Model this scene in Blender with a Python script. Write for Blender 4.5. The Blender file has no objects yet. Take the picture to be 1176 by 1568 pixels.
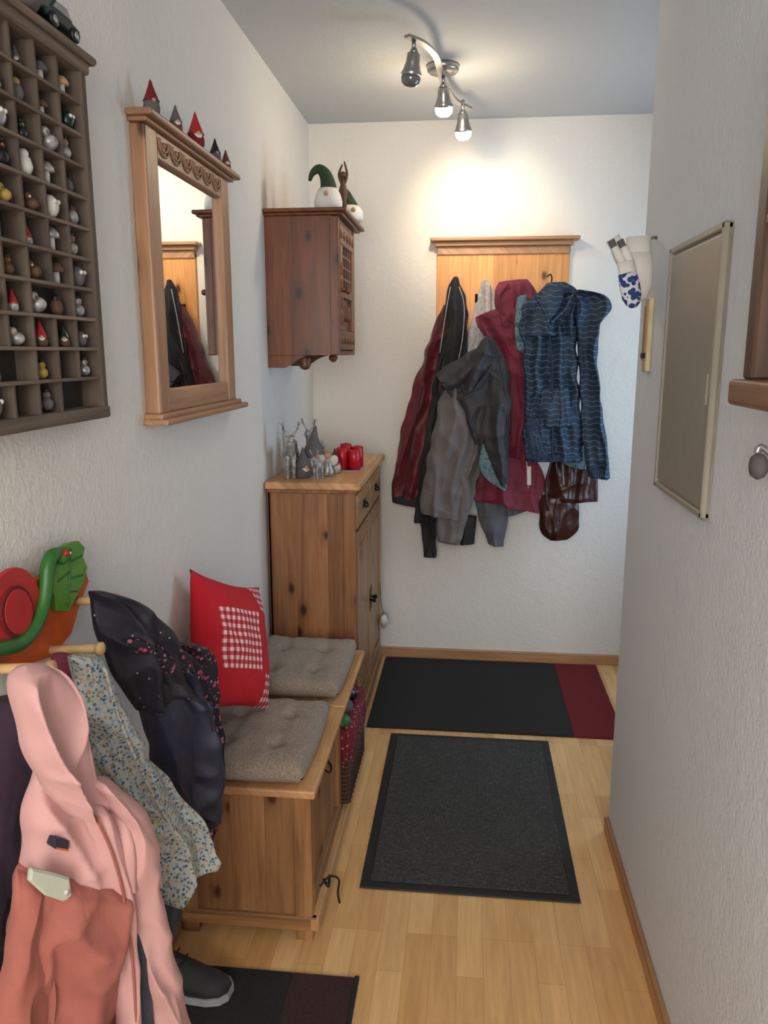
import bpy, bmesh, math, random
from mathutils import Vector, Matrix, noise
random.seed(7)
V=Vector
# ------------------------------------------------------------------ camera
CAM=V((0,0,1.5)); PIT=math.radians(11.5); YAW=math.radians(6.1); FOC=1200.0
cam=bpy.data.cameras.new('camera'); camo=bpy.data.objects.new('camera',cam)
bpy.context.collection.objects.link(camo)
cam.sensor_fit='VERTICAL'; cam.sensor_height=36; cam.lens=FOC/1568*36; cam.clip_start=.02
camo.location=CAM; camo.rotation_euler=(math.pi/2-PIT,0,YAW)
bpy.context.scene.camera=camo
_F=V((-math.sin(YAW)*math.cos(PIT),math.cos(YAW)*math.cos(PIT),-math.sin(PIT)))
_R=V((math.cos(YAW),math.sin(YAW),0)); _U=_R.cross(_F)
class Plane:
    """a real vertical plane in the room, used as survey plane for measured outlines"""
    def __init__(s,p0,h):
        s.p=V((p0[0],p0[1],0)); s.h=V((h[0],h[1],0)).normalized(); s.n=V((s.h.y,-s.h.x,0))
    def m(s,u,v):
        d=_F+_R*((u-588)/FOC)-_U*((v-784)/FOC)
        t=(s.p-CAM).dot(s.n)/d.dot(s.n)
        return CAM+d*t
# ------------------------------------------------------------------ node helpers
def srgb(r,g,b):
    f=lambda c:(c/255/12.92) if c/255<=.04045 else ((c/255+.055)/1.055)**2.4
    return (f(r),f(g),f(b),1)
class NT:
    def __init__(s,name):
        s.m=bpy.data.materials.new(name); s.m.use_nodes=True; s.t=s.m.node_tree
        s.b=s.t.nodes['Principled BSDF']
    def n(s,ty,**k):
        o=s.t.nodes.new(ty)
        for a,b in k.items(): setattr(o,a,b)
        return o
    def l(s,a,b): s.t.links.new(a,b)
    def set(s,sock,v):
        if hasattr(v,'is_linked') or isinstance(v,bpy.types.NodeSocket): s.l(v,sock)
        else: sock.default_value=v
    def math(s,op,a,b=0,c=0):
        o=s.n('ShaderNodeMath',operation=op)
        for i,v in enumerate((a,b,c)): s.set(o.inputs[i],v)
        return o.outputs[0]
    def xyz(s):
        tc=s.n('ShaderNodeTexCoord'); sp=s.n('ShaderNodeSeparateXYZ'); s.l(tc.outputs['Object'],sp.inputs[0])
        s.co=tc.outputs['Object']
        return sp.outputs[0],sp.outputs[1],sp.outputs[2]
    def comb(s,a,b,c):
        o=s.n('ShaderNodeCombineXYZ')
        for i,v in enumerate((a,b,c)): s.set(o.inputs[i],v)
        return o.outputs[0]
    def mix(s,f,a,b,bt='MIX'):
        o=s.n('ShaderNodeMix',data_type='RGBA',blend_type=bt)
        s.set(o.inputs[0],f); s.set(o.inputs[6],a); s.set(o.inputs[7],b)
        return o.outputs[2]
    def noise(s,vec,scale,detail=3,rough=.5,dist=0):
        o=s.n('ShaderNodeTexNoise'); s.l(vec,o.inputs['Vector'])
        o.inputs['Scale'].default_value=scale;o.inputs['Detail'].default_value=detail
        o.inputs['Roughness'].default_value=rough;o.inputs['Distortion'].default_value=dist
        return o.outputs['Fac']
    def ramp(s,f,stops):
        o=s.n('ShaderNodeValToRGB'); s.l(f,o.inputs[0]); e=o.color_ramp.elements
        while len(e)<len(stops): e.new(.5)
        for i,(p,c) in enumerate(stops): e[i].position=p; e[i].color=c
        return o.outputs[0]
    def bump(s,h,st,d=.002):
        o=s.n('ShaderNodeBump'); o.inputs['Strength'].default_value=st;o.inputs['Distance'].default_value=d
        s.l(h,o.inputs['Height']); s.l(o.outputs[0],s.b.inputs['Normal'])
    def wrinkle(s,st=.4,fine=0,scale=9):
        # long soft cloth creases (stretched vertically) plus weave
        mp=s.n('ShaderNodeMapping'); s.l(s.co,mp.inputs[0]); mp.inputs['Scale'].default_value=(1,1,.5)
        a=s.noise(mp.outputs[0],scale,3,.45,.9); r=s.math('SMOOTH_MIN',s.math('ABSOLUTE',s.math('SUBTRACT',a,.5)),.12,.08)
        h=s.math('ADD',s.math('MULTIPLY',r,3),s.math('MULTIPLY',s.noise(s.co,scale*3,2,.5,.4),.35))
        if fine: h=s.math('ADD',h,s.math('MULTIPLY',s.noise(s.co,fine,1),.12))
        s.bump(h,st,.012)
    def col(s,c): s.set(s.b.inputs['Base Color'],c)
    def rough(s,r): s.b.inputs['Roughness'].default_value=r
def sc(c,k): return (c[0]*k,c[1]*k,c[2]*k,1)
def plain(name,rgb,rough=.5,metal=0,var=.12,nscale=30,bump=0,bs=200,spec=None):
    t=NT(name); t.xyz(); c=srgb(*rgb)
    f=t.noise(t.co,nscale,3)
    t.col(t.ramp(f,[(.3,sc(c,1-var)),(.7,sc(c,1+var))])); t.rough(rough); t.b.inputs['Metallic'].default_value=metal
    if bump: t.bump(t.noise(t.co,bs,2),bump,.002)
    if spec is not None: t.b.inputs['Specular IOR Level'].default_value=spec
    return t.m
def cloth(name,rgb,var=.25,ns=14,bs=500,rough=.85,sheen=.06,speck=0,wr=.4,sscale=420):
    t=NT(name); t.xyz(); c=srgb(*rgb)
    col=t.ramp(t.noise(t.co,ns,4),[(.3,sc(c,1-var)),(.7,sc(c,1+var))])
    if speck:
        col=t.ramp(t.noise(t.co,sscale,2,.7),[(.35,sc(c,1-speck)),(.65,sc(c,1+speck))])
    t.col(col); t.rough(rough)
    t.b.inputs['Sheen Weight'].default_value=sheen
    t.wrinkle(wr,bs)
    return t.m
def wood(name,c1,c2,grain='Z',plank=.09,knots=True,rough=.42,kc=(70,32,12),knotamt=.45,sat=.92):
    t=NT(name); x,y,z=t.xyz()
    if grain=='Z': a=t.math('ADD',x,y); l=z
    elif grain=='Y': a=t.math('ADD',x,z); l=y
    else: a=t.math('ADD',y,z); l=x
    pid=t.math('FLOOR',t.math('DIVIDE',a,plank)); wn=t.n('ShaderNodeTexWhiteNoise',noise_dimensions='1D')
    t.l(pid,wn.inputs['W']); rnd=wn.outputs['Value']
    lo=t.math('ADD',l,t.math('MULTIPLY',rnd,3.7))
    v=t.comb(t.math('MULTIPLY',a,13),t.math('MULTIPLY',lo,1.1),t.math('MULTIPLY',rnd,9))
    g1=t.noise(v,1.6,5,.6,1.2)
    v2=t.comb(t.math('MULTIPLY',a,90),t.math('MULTIPLY',lo,3),rnd); g2=t.noise(v2,1.5,3,.5,.4)
    gg=t.math('ADD',t.math('MULTIPLY',g1,.7),t.math('MULTIPLY',g2,.3))
    col=t.ramp(gg,[(.33,srgb(*c1)),(.62,srgb(*c2))])
    br=t.math('ADD',.76,t.math('MULTIPLY',rnd,.4))
    hs=t.n('ShaderNodeHueSaturation'); t.l(col,hs.inputs['Color']); t.l(br,hs.inputs['Value']); hs.inputs['Saturation'].default_value=sat; col=hs.outputs[0]
    fr=t.math('FRACT',t.math('DIVIDE',a,plank)); seam=t.math('LESS_THAN',fr,.02)
    col=t.mix(t.math('MULTIPLY',seam,.4),col,sc(srgb(*c1),.4))
    if knots:
        vo=t.n('ShaderNodeTexVoronoi',voronoi_dimensions='2D'); t.l(t.comb(t.math('MULTIPLY',a,8),t.math('MULTIPLY',lo,4.6),0),vo.inputs['Vector'])
        vo.inputs['Scale'].default_value=1
        sp=t.n('ShaderNodeSeparateXYZ'); t.l(vo.outputs['Color'],sp.inputs[0])
        on=t.math('LESS_THAN',sp.outputs[0],knotamt)
        d=t.math('ADD',vo.outputs['Distance'],t.math('MULTIPLY',t.math('SUBTRACT',g1,.5),.12))
        k=t.math('SUBTRACT',1,t.math('DIVIDE',t.math('SUBTRACT',d,.05),.07)); k.node.use_clamp=True
        halo=t.math('SUBTRACT',1,t.math('DIVIDE',d,.3)); halo.node.use_clamp=True
        col=t.mix(t.math('MULTIPLY',t.math('MULTIPLY',halo,on),.5),col,sc(srgb(*c1),.6))
        col=t.mix(t.math('MULTIPLY',t.math('MULTIPLY',k,on),.95),col,srgb(*kc))
    t.col(col); t.rough(rough); t.bump(gg,.12,.002)
    return t.m
# ------------------------------------------------------------------ materials
def wallmat(name,rgb,sc1=95,st=.5):
    t=NT(name); t.xyz(); c=srgb(*rgb)
    t.col(t.ramp(t.noise(t.co,1.4,2),[(.3,sc(c,.97)),(.7,sc(c,1.02))])); t.rough(.92)
    h=t.math('ADD',t.noise(t.co,sc1,4,.6,.4),t.math('MULTIPLY',t.noise(t.co,sc1*.3,2),.8))
    t.bump(h,st,.008); return t.m
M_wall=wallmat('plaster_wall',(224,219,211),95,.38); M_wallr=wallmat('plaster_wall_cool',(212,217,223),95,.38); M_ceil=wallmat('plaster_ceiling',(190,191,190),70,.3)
def floormat():
    t=NT('maple_laminate'); x,y,z=t.xyz()
    br=t.n('ShaderNodeTexBrick'); t.l(t.comb(y,x,0),br.inputs['Vector'])
    br.offset=.37; br.offset_frequency=3; br.squash=1
    br.inputs['Scale'].default_value=1; br.inputs['Brick Width'].default_value=.36; br.inputs['Row Height'].default_value=.066
    br.inputs['Mortar Size'].default_value=.0006; br.inputs['Mortar Smooth'].default_value=.5; br.inputs['Bias'].default_value=0
    br.inputs['Color1'].default_value=srgb(232,192,136); br.inputs['Color2'].default_value=srgb(205,158,102); br.inputs['Mortar'].default_value=srgb(178,132,82)
    g=t.noise(t.comb(t.math('MULTIPLY',x,70),t.math('MULTIPLY',y,4),0),1,5,.6,.7)
    g2=t.noise(t.comb(t.math('MULTIPLY',x,14),t.math('MULTIPLY',y,2.5),0),1,3,.6,1.5)
    col=t.mix(1,br.outputs['Color'],t.ramp(g,[(.3,(.88,.85,.82,1)),(.65,(1.04,1.03,1,1))]),'MULTIPLY')
    col=t.mix(1,col,t.ramp(g2,[(.35,(.91,.88,.85,1)),(.6,(1.02,1.02,1.02,1))]),'MULTIPLY')
    t.col(col); t.rough(.34); t.b.inputs['Specular IOR Level'].default_value=.4; return t.m
M_floor=floormat()
M_trim=wood('beech_trim',(156,108,64),(186,136,86),'X',.5,False)
M_trimY=wood('beech_trim_y',(156,108,64),(186,136,86),'Y',.5,False)
pc=((122,80,40),(166,116,66))
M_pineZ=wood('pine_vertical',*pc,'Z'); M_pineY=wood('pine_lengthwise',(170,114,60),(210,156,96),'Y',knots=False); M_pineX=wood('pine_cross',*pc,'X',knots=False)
M_pineYf=wood('pine_front_rails',*pc,'Y',knots=False)
M_dpZ=wood('dresser_pine',(122,74,34),(168,110,58),'Z',.06,kc=(48,22,10),knotamt=.5)
M_mir=wood('mirror_pine',(140,96,60),(178,130,88),'Z',.3,True); M_mirY=wood('mirror_pine_y',(140,96,60),(178,130,88),'Y',.3,False)
M_brd=wood('rack_board_pine',(196,126,64),(228,164,96),'Z',.1,sat=1)
M_cab=wood('cabinet_stained_pine',(72,36,16),(118,64,30),'Z',.14,kc=(30,14,8),sat=1); M_cabY=wood('cabinet_stained_pine_y',(72,36,16),(110,60,28),'Y',.2,False,sat=1)
M_old=wood('weathered_oak',(70,58,48),(108,92,76),'Z',.4,False,.8); M_oldY=wood('weathered_oak_y',(78,66,54),(126,108,90),'Y',.4,False,.8)
M_wal=wood('walnut_frame',(56,36,26),(84,58,42),'Z',.3,False); M_walY=wood('walnut_frame_y',(96,64,42),(134,94,62),'Y',.3,False)
M_dark=plain('cubby_back',(50,43,38),.9)
M_iron=plain('black_iron',(30,28,28),.5,.7); M_chrome=plain('brushed_nickel',(170,168,165),.3,1,.05)
M_white=plain('white_ceramic',(200,196,186),.5); M_felt=cloth('white_felt',(215,212,206),.06,bs=300,wr=.15)
M_red=plain('red_paint',(160,24,28),.5); M_dred=plain('dark_red_felt',(104,20,26),.9); M_green=plain('green_felt',(46,62,42),.95,bump=.4); M_dgreen=plain('dark_green_gloss',(16,40,36),.25)
M_grey=plain('grey_felt',(90,86,86),.9); M_black=plain('black_plastic',(18,18,20),.45); M_skin=plain('nose_beige',(180,142,112),.7)
M_yel=plain('yellow_ochre',(160,132,66),.6); M_silver=plain('silver_paint',(165,165,168),.35,.7,.2); M_brown=plain('brown_resin',(84,56,38),.7)
M_candle=plain('red_wax',(170,10,30),.35); M_candle.node_tree.nodes['Principled BSDF'].inputs['Subsurface Weight'].default_value=.1
M_orange=plain('orange_paint',(196,84,28),.5); M_lgreen=plain('leaf_green',(86,138,40),.5); M_cgreen=plain('caterpillar_green',(44,100,38),.45); M_lred=plain('apple_red',(176,36,30),.5)
M_peg=plain('peg_birch',(206,168,118),.5)
# ------------------------------------------------------------------ mesh builder
class B:
    def __init__(s,name): s.name=name; s.bm=bmesh.new(); s.mats=[]
    def add(s,t,mat,smooth=False):
        if mat not in s.mats: s.mats.append(mat)
        i=s.mats.index(mat)
        for f in t.faces: f.material_index=i; f.smooth=smooth
        me=bpy.data.meshes.new('tmp'); t.to_mesh(me); t.free(); s.bm.from_mesh(me); bpy.data.meshes.remove(me)
    def box(s,lo,hi,mat,bev=.002,rot=None,seg=1):
        lo=V(lo);hi=V(hi); c=(lo+hi)/2; d=hi-lo
        t=bmesh.new(); bmesh.ops.create_cube(t,size=1); bmesh.ops.scale(t,vec=(abs(d.x),abs(d.y),abs(d.z)),verts=t.verts)
        bev=min(bev,min(abs(d.x),abs(d.y),abs(d.z))*.4)
        if bev>0: bmesh.ops.bevel(t,geom=t.edges[:],offset=bev,segments=seg,affect='EDGES',profile=.5)
        if rot is not None: bmesh.ops.rotate(t,cent=(0,0,0),matrix=rot,verts=t.verts)
        bmesh.ops.translate(t,vec=c,verts=t.verts); s.add(t,mat)
    def cyl(s,p0,p1,r0,mat,r1=None,seg=20,smooth=True):
        p0=V(p0);p1=V(p1); r1=r0 if r1 is None else r1; d=p1-p0
        t=bmesh.new(); bmesh.ops.create_cone(t,cap_ends=True,cap_tris=False,segments=seg,radius1=r0,radius2=max(r1,1e-4),depth=d.length)
        q=V((0,0,1)).rotation_difference(d).to_matrix(); bmesh.ops.rotate(t,cent=(0,0,0),matrix=q,verts=t.verts)
        bmesh.ops.translate(t,vec=(p0+p1)/2,verts=t.verts); s.add(t,mat,smooth)
    def sph(s,c,r,mat,seg=16,rot=None):
        if not hasattr(r,'__len__'): r=(r,r,r)
        t=bmesh.new(); bmesh.ops.create_uvsphere(t,u_segments=seg,v_segments=max(8,seg*2//3),radius=1); bmesh.ops.scale(t,vec=r,verts=t.verts)
        if rot is not None: bmesh.ops.rotate(t,cent=(0,0,0),matrix=rot,verts=t.verts)
        bmesh.ops.translate(t,vec=c,verts=t.verts); s.add(t,mat,True)
    def rings(s,rs,mat,smooth=True,cap=True):
        t=bmesh.new(); vs=[[t.verts.new(p) for p in r] for r in rs]; n=len(rs[0])
        for i in range(len(vs)-1):
            for j in range(n):
                k=(j+1)%n
                try: t.faces.new((vs[i][j],vs[i][k],vs[i+1][k],vs[i+1][j]))
                except ValueError: pass
        if cap:
            t.faces.new(vs[0][::-1]); t.faces.new(vs[-1])
        bmesh.ops.recalc_face_normals(t,faces=t.faces[:]); s.add(t,mat,smooth)
    def lathe(s,prof,o,mat,seg=20,ax=None,bend=None):
        o=V(o); q=V((0,0,1)).rotation_difference(V(ax)).to_matrix() if ax is not None else Matrix.Identity(3)
        rs=[]
        for r,z in prof:
            off=bend(z) if bend else V((0,0,0))
            rs.append([o+q@(V((max(r,2e-4)*math.cos(2*math.pi*j/seg),max(r,2e-4)*math.sin(2*math.pi*j/seg),z))+off) for j in range(seg)])
        s.rings(rs,mat)
    def tube(s,pts,r,mat,seg=10,sm=4):
        pts=[V(p) for p in pts]; pts=smoothpts(pts,sm) if len(pts)>2 and sm>1 else pts
        n=len(pts); rs=[]; prev=None
        for i,p in enumerate(pts):
            d=(pts[min(i+1,n-1)]-pts[max(i-1,0)]).normalized()
            if prev is None: a=d.cross(V((.3,.5,.8))).normalized()
            else: a=(prev-d*prev.dot(d)).normalized()
            prev=a; b=d.cross(a); f=i/(n-1)
            rr=r if not hasattr(r,'__len__') else r[0]+(r[1]-r[0])*f
            rs.append([p+(a*math.cos(2*math.pi*j/seg)+b*math.sin(2*math.pi*j/seg))*rr for j in range(seg)])
        s.rings(rs,mat)
    def extr(s,pts,off,mat,bev=.0015):
        t=bmesh.new(); off=V(off); a=[t.verts.new(V(p)) for p in pts]; f=t.faces.new(a)
        r=bmesh.ops.extrude_face_region(t,geom=[f]); bmesh.ops.translate(t,vec=off,verts=[v for v in r['geom'] if isinstance(v,bmesh.types.BMVert)])
        bmesh.ops.recalc_face_normals(t,faces=t.faces[:])
        if bev: bmesh.ops.bevel(t,geom=[e for e in t.edges if len(e.link_faces)==2 and e.calc_face_angle(0)>.9],offset=bev,segments=1,affect='EDGES')
        s.add(t,mat)
    def done(s):
        me=bpy.data.meshes.new(s.name); s.bm.to_mesh(me); s.bm.free()
        for m in s.mats: me.materials.append(m)
        o=bpy.data.objects.new(s.name,me); bpy.context.collection.objects.link(o); return o
    def gnome(s,p,h,hat,body,beard=M_white,lean=(0,0)):
        p=V(p); r=h*.24
        s.lathe([(r*.8,0),(r,h*.05),(r*1.05,h*.2),(r*.9,h*.36),(r*.6,h*.44)],p,body,16)
        s.lathe([(r*.98,0),(r*1.06,h*.02),(r*.9,h*.08),(r*.62,h*.25),(r*.35,h*.42),(r*.14,h*.58),(r*.02,h*.64)],p+V((0,0,h*.34)),hat,16,bend=lambda z:V((lean[0],lean[1],0))*(z/h)**2*h)
        s.sph(p+V((r*.6,-r*.7,h*.34)),r*.28,M_skin,10)
        s.lathe([(r*.6,.0),(r*.5,-h*.1),(r*.08,-h*.26)],p+V((r*.38,-r*.42,h*.33)),beard,12)
def smoothpts(P,k):
    out=[]
    n=len(P)
    for i in range(n-1):
        p0=P[max(i-1,0)];p1=P[i];p2=P[i+1];p3=P[min(i+2,n-1)]
        for j in range(k):
            t=j/k
            out.append(.5*((2*p1)+(p2-p0)*t+(2*p0-5*p1+4*p2-p3)*t*t+(3*p1-p0-3*p2+p3)*t*t*t))
    out.append(P[-1]); return out
def ridge(v): return (1-min(1,2.2*abs(noise.noise(v))))**2
def garment(b,plane,rows,D,mat,seed=0,amp=.012,freq=26,hollow=True,k=12,seg=96,dirx=0):
    """hanging textile: closed lofted shell with hanging folds. rows: left/right edges at successive heights"""
    L=smoothpts([plane.m(r[0],r[1]) for r in rows],k); R=smoothpts([plane.m(r[2],r[3]) for r in rows],k)
    Ds=[(r[4] if len(r)>4 else D) for r in rows]; nn=len(L); rs=[]; ln=0
    for i in range(nn):
        if i: ln+=((L[i]+R[i])/2-(L[i-1]+R[i-1])/2).length
        f=i/(nn-1)*(len(rows)-1); a=int(min(f,len(rows)-2)); d=Ds[a]+(Ds[a+1]-Ds[a])*(f-a)
        c=(L[i]+R[i])/2; w=(R[i]-L[i])/2; W=w.length; end=min(1,(i+1)/6)
        wd=w.normalized(); ring=[]
        for j in range(seg):
            an=2*math.pi*j/seg; ca=math.cos(an); sa=math.sin(an); sd=1 if sa>0 else 5
            u=ca*W+dirx*ln
            wp=noise.noise(V((u*7,ln*5,seed*2.3)))*.35
            long_=ridge(V((u*freq*.42+wp+seed*7.1,ln*1.5+seed,seed*3.3+sd)))
            diag=ridge(V((u*8+ln*7+seed*3,ln*7-u*5,seed+sd*2)))
            fo=noise.noise(V((u*freq*.9+seed*7.1,ln*2.6+seed,seed*3.3+sd)))
            fi=noise.noise(V((u*55,ln*40,seed*1.7)))
            disp=(long_*1.7+diag*.6+fo*1.2+fi*.08-.8)*amp*min(1,abs(sa)*1.8)*min(1,W/.05+.25)
            e=(ca*wd*(W+noise.noise(V((ln*16,seed*5.5,ca)))*amp*.6))
            sg=1 if sa>=0 else -1
            ring.append(c+e+plane.n*((abs(sa)**.8*sg)*d/2*(.5+.5*end)+disp*(1 if sa>0 else .3)))
        rs.append(ring)
    c0=sum(rs[0],V())/seg; top=[[c0+(p-c0)*.45+(rs[0][0]-rs[3][0]).normalized()*.004 for p in rs[0]]]
    rs=top+rs
    if hollow:
        ce=sum(rs[-1],V())/seg; up=(sum(rs[-6],V())/seg-ce)
        rs.append([ce+(p-ce)*.93 for p in rs[-1]]); rs.append([ce+(p-ce)*.86+up*.8 for p in rs[-2]])
    b.rings(rs,mat)
def ribbon(b,plane,pts,r,mat,out=0):
    b.tube([plane.m(*p)+plane.n*out for p in pts],r,mat,8)
# ------------------------------------------------------------------ room shell
XL=-.738; XR=.473; YB=3.72; ZC=2.5; YC=2.32; XE=1.25; YR=-1.6
def wall(name,lo,hi,mat):
    b=B(name); b.box(lo,hi,mat,0); return b.done()
wall('floor',(XL-.1,YR-.1,-.1),(XE+.1,YB+.1,0),M_floor)
wall('ceiling',(XL-.1,YR-.1,ZC),(XE+.1,YB+.1,ZC+.1),M_ceil)
wall('wall_left',(XL-.1,YR-.1,0),(XL,YB+.1,ZC),M_wall)
wall('wall_back',(XL,YB,0),(XE+.1,YB+.1,ZC),M_wall)
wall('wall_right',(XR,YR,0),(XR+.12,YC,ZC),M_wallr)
wall('wall_entry',(XE,YC,0),(XE+.1,YB,ZC),M_wall)
wall('wall_recess',(XR+.12,YC-.1,0),(XE+.1,YC,ZC),M_wall)
wall('wall_rear',(XL,YR-.1,0),(XE,YR,ZC),M_wall)
def bb(name,lo,hi,m):
    b=B(name); b.box(lo,hi,m,.004,seg=2); return b.done()
bb('baseboard_back',(XL,YB-.014,0),(XE,YB,.05),M_trim)
bb('baseboard_right',(XR-.014,YR,0),(XR,YC,.05),M_trimY)
bb('baseboard_left',(XL,YR,0),(XL+.014,YB-.014,.05),M_trimY)
b=B('door_1'); gl=plain('frosted_glass',(225,232,240),.3); XD=XE-.002
b.box((XD-.03,2.5,0),(XD,2.58,2.08),M_white); b.box((XD-.03,3.48,0),(XD,3.56,2.08),M_white); b.box((XD-.03,2.5,2.0),(XD,3.56,2.08),M_white)
b.box((XD-.02,2.58,.01),(XD,3.48,2.0),M_white); b.box((XD-.024,2.74,.9),(XD-.018,3.32,1.85),gl)
b.cyl((XD-.02,2.66,1.03),(XD-.07,2.66,1.03),.01,M_chrome); b.cyl((XD-.07,2.66,1.03),(XD-.07,2.78,1.03),.009,M_chrome)
b.done()
# ------------------------------------------------------------------ doormats
def mat_tex(name,rgb,speck):
    t=NT(name); x,y,z=t.xyz(); c=srgb(*rgb)
    vo=t.n('ShaderNodeTexVoronoi'); t.l(t.co,vo.inputs['Vector']); vo.inputs['Scale'].default_value=120
    col=t.ramp(t.noise(t.co,150,4,.85),[(.38,sc(c,.5)),(.58,sc(c,1.5)),(.68,speck)])
    col=t.mix(t.ramp(vo.outputs['Distance'],[(.2,(0,0,0,1)),(.5,(1,1,1,1))]),sc(c,.55),col)
    col=t.mix(t.math('MULTIPLY',t.noise(t.co,5,3),.4),col,sc(c,1.8))
    t.col(col); t.rough(.95); t.bump(t.math('ADD',vo.outputs['Distance'],t.noise(t.co,8,2)),.9,.005); return t.m
M_ribmat=mat_tex('charcoal_carpet',(52,52,50),srgb(126,124,118)); M_rub=plain('black_rubber',(26,26,28),.6)
b=B('doormat'); b.box((-.28,1.96,0),(.34,2.89,.006),M_rub,.003); b.box((-.252,1.988,.004),(.312,2.862,.011),M_ribmat,.003); b.done()
M_blk=plain('black_matting',(30,28,28),.95,bump=.6,bs=300,var=.25,nscale=120); M_burg=plain('burgundy_matting',(104,14,22),.95,bump=.6,bs=300,var=.3,nscale=120); M_brn=plain('brown_matting',(52,32,30),.95,bump=.6,bs=300,var=.3,nscale=120)
b=B('entrance_runner_mat'); b.box((-.385,2.935,0),(.445,3.685,.008),M_blk,.002); b.box((.445,2.935,0),(.645,3.685,.008),M_burg,.002); b.done()
b=B('shoe_mat'); b.box((-.72,.75,0),(-.40,1.63,.008),M_blk,.002); b.box((-.40,.75,0),(-.245,1.63,.008),M_brn,.002); b.box((-.247,.75,0),(-.235,1.635,.009),M_rub,.002); b.done()
# ------------------------------------------------------------------ bench
b=B('storage_bench'); bx0,bx1=-.722,-.372; by0,by1=1.745,2.66; H=.44
for yy in (by0,by1-.04):
    for xx in (bx0,bx1-.045): b.box((xx,yy,0),(xx+.045,yy+.04,.415),M_pineZ)
b.box((bx0+.02,by0+.008,.055),(bx1-.03,by0+.03,.41),M_pineZ,.001)
b.box((bx0+.02,by1-.03,.055),(bx1-.03,by1-.012,.41),M_pineZ,.001)
b.box((bx0,by0-.004,.03),(bx1+.012,by0+.012,.07),M_pineX,.003)
b.box((bx1-.008,by0-.004,.03),(bx1+.016,by1,.07),M_pineY,.004)
ym=2.2
b.box((bx1-.03,by0+.04,.07),(bx1-.012,ym,.41),M_pineZ,.001)
y0,y1=by0+.04,ym-.03
b.box((bx1-.02,y0,.365),(bx1,y1,.415),M_pineYf); b.box((bx1-.02,y0,.07),(bx1,y1,.12),M_pineYf)
b.box((bx1-.04,ym-.03,.06),(bx1,ym+.015,.415),M_pineZ)
b.box((bx1-.02,ym+.015,.385),(bx1,by1,.415),M_pineYf)
b.box((bx0,ym,.06),(bx1-.03,ym+.016,.41),M_pineZ,.001); b.box((bx0+.01,by0+.02,.06),(bx1-.02,by1-.02,.075),M_pineYf,.001)
b.box((bx0,by0,.06),(bx0+.012,by1,.41),M_pineZ,.001)
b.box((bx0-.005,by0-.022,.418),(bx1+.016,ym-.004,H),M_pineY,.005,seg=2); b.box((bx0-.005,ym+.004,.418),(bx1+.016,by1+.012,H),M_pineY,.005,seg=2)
b.tube([(bx1+.0,1.93,.385),(bx1+.014,1.94,.37),(bx1+.014,1.97,.37),(bx1+.0,1.98,.385)],.003,M_iron)
b.tube([(bx1+.01,1.80,.12),(bx1+.03,1.83,.13),(bx1+.05,1.86,.10),(bx1+.045,1.87,.05),(bx1+.05,1.87,.02)],.003,M_black)
b.tube([(bx1+.015,1.83,.12),(bx1+.03,1.81,.115),(bx1+.025,1.86,.11)],.004,M_black)
b.done()
b=B('lined_storage_basket'); M_wick=plain('wicker',(70,50,34),.8,var=.5,nscale=140,bump=.8,bs=120)
t=NT('red_print_fabric'); t.xyz(); vo=t.n('ShaderNodeTexVoronoi'); t.l(t.co,vo.inputs['Vector']); vo.inputs['Scale'].default_value=60
t.col(t.ramp(vo.outputs['Distance'],[(.15,srgb(190,140,140)),(.3,srgb(110,24,36))])); t.rough(.9); M_redprint=t.m
y0,y1=2.25,2.60; x0,x1=-.64,-.356
b.box((x0,y0,.082),(x1,y1,.24),M_wick,.006)
for i in range(10):
    z=.09+i*.015
    for p,q in (((x0,y0),(x1,y0)),((x1,y0),(x1,y1))): b.cyl((p[0],p[1],z),(q[0],q[1],z),.0065,M_wick,seg=8)
for i in range(12): b.cyl((x1+.004,y0+.01+i*.03,.082),(x1+.004,y0+.01+i*.03,.245),.004,M_wick,seg=8)
rs=[]
for z,e in ((.20,.004),(.215,.012),(.26,.011),(.30,.014),(.325,.010),(.33,-.01),(.31,-.03)):
    r=[]
    for j in range(80):
        a=2*math.pi*j/80; c,s_=math.cos(a),math.sin(a); sx=abs(c)**.25*(1 if c>0 else -1); sy=abs(s_)**.25*(1 if s_>0 else -1)
        w=.004*math.sin(j*1.9)+.003*math.sin(j*.9+z*40)
        r.append(V(((x0+x1)/2+sx*((x1-x0)/2+e+w),(y0+y1)/2+sy*((y1-y0)/2+e+w),z+.004*math.sin(j*1.3))))
    rs.append(r)
b.rings(rs,M_redprint)
for p,r,m in (((-.39,2.32,.33),.035,M_cgreen),((-.40,2.42,.335),.038,M_grey),((-.40,2.53,.33),.036,M_dgreen),((-.46,2.4,.335),.03,M_white),((-.47,2.5,.335),.03,M_dred)): b.sph(p,(r,r,r*.85),m)
b.done()
M_seat=cloth('taupe_linen',(140,127,113),.1,ns=30,bs=250,speck=.26,sscale=190,wr=.2)
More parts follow.
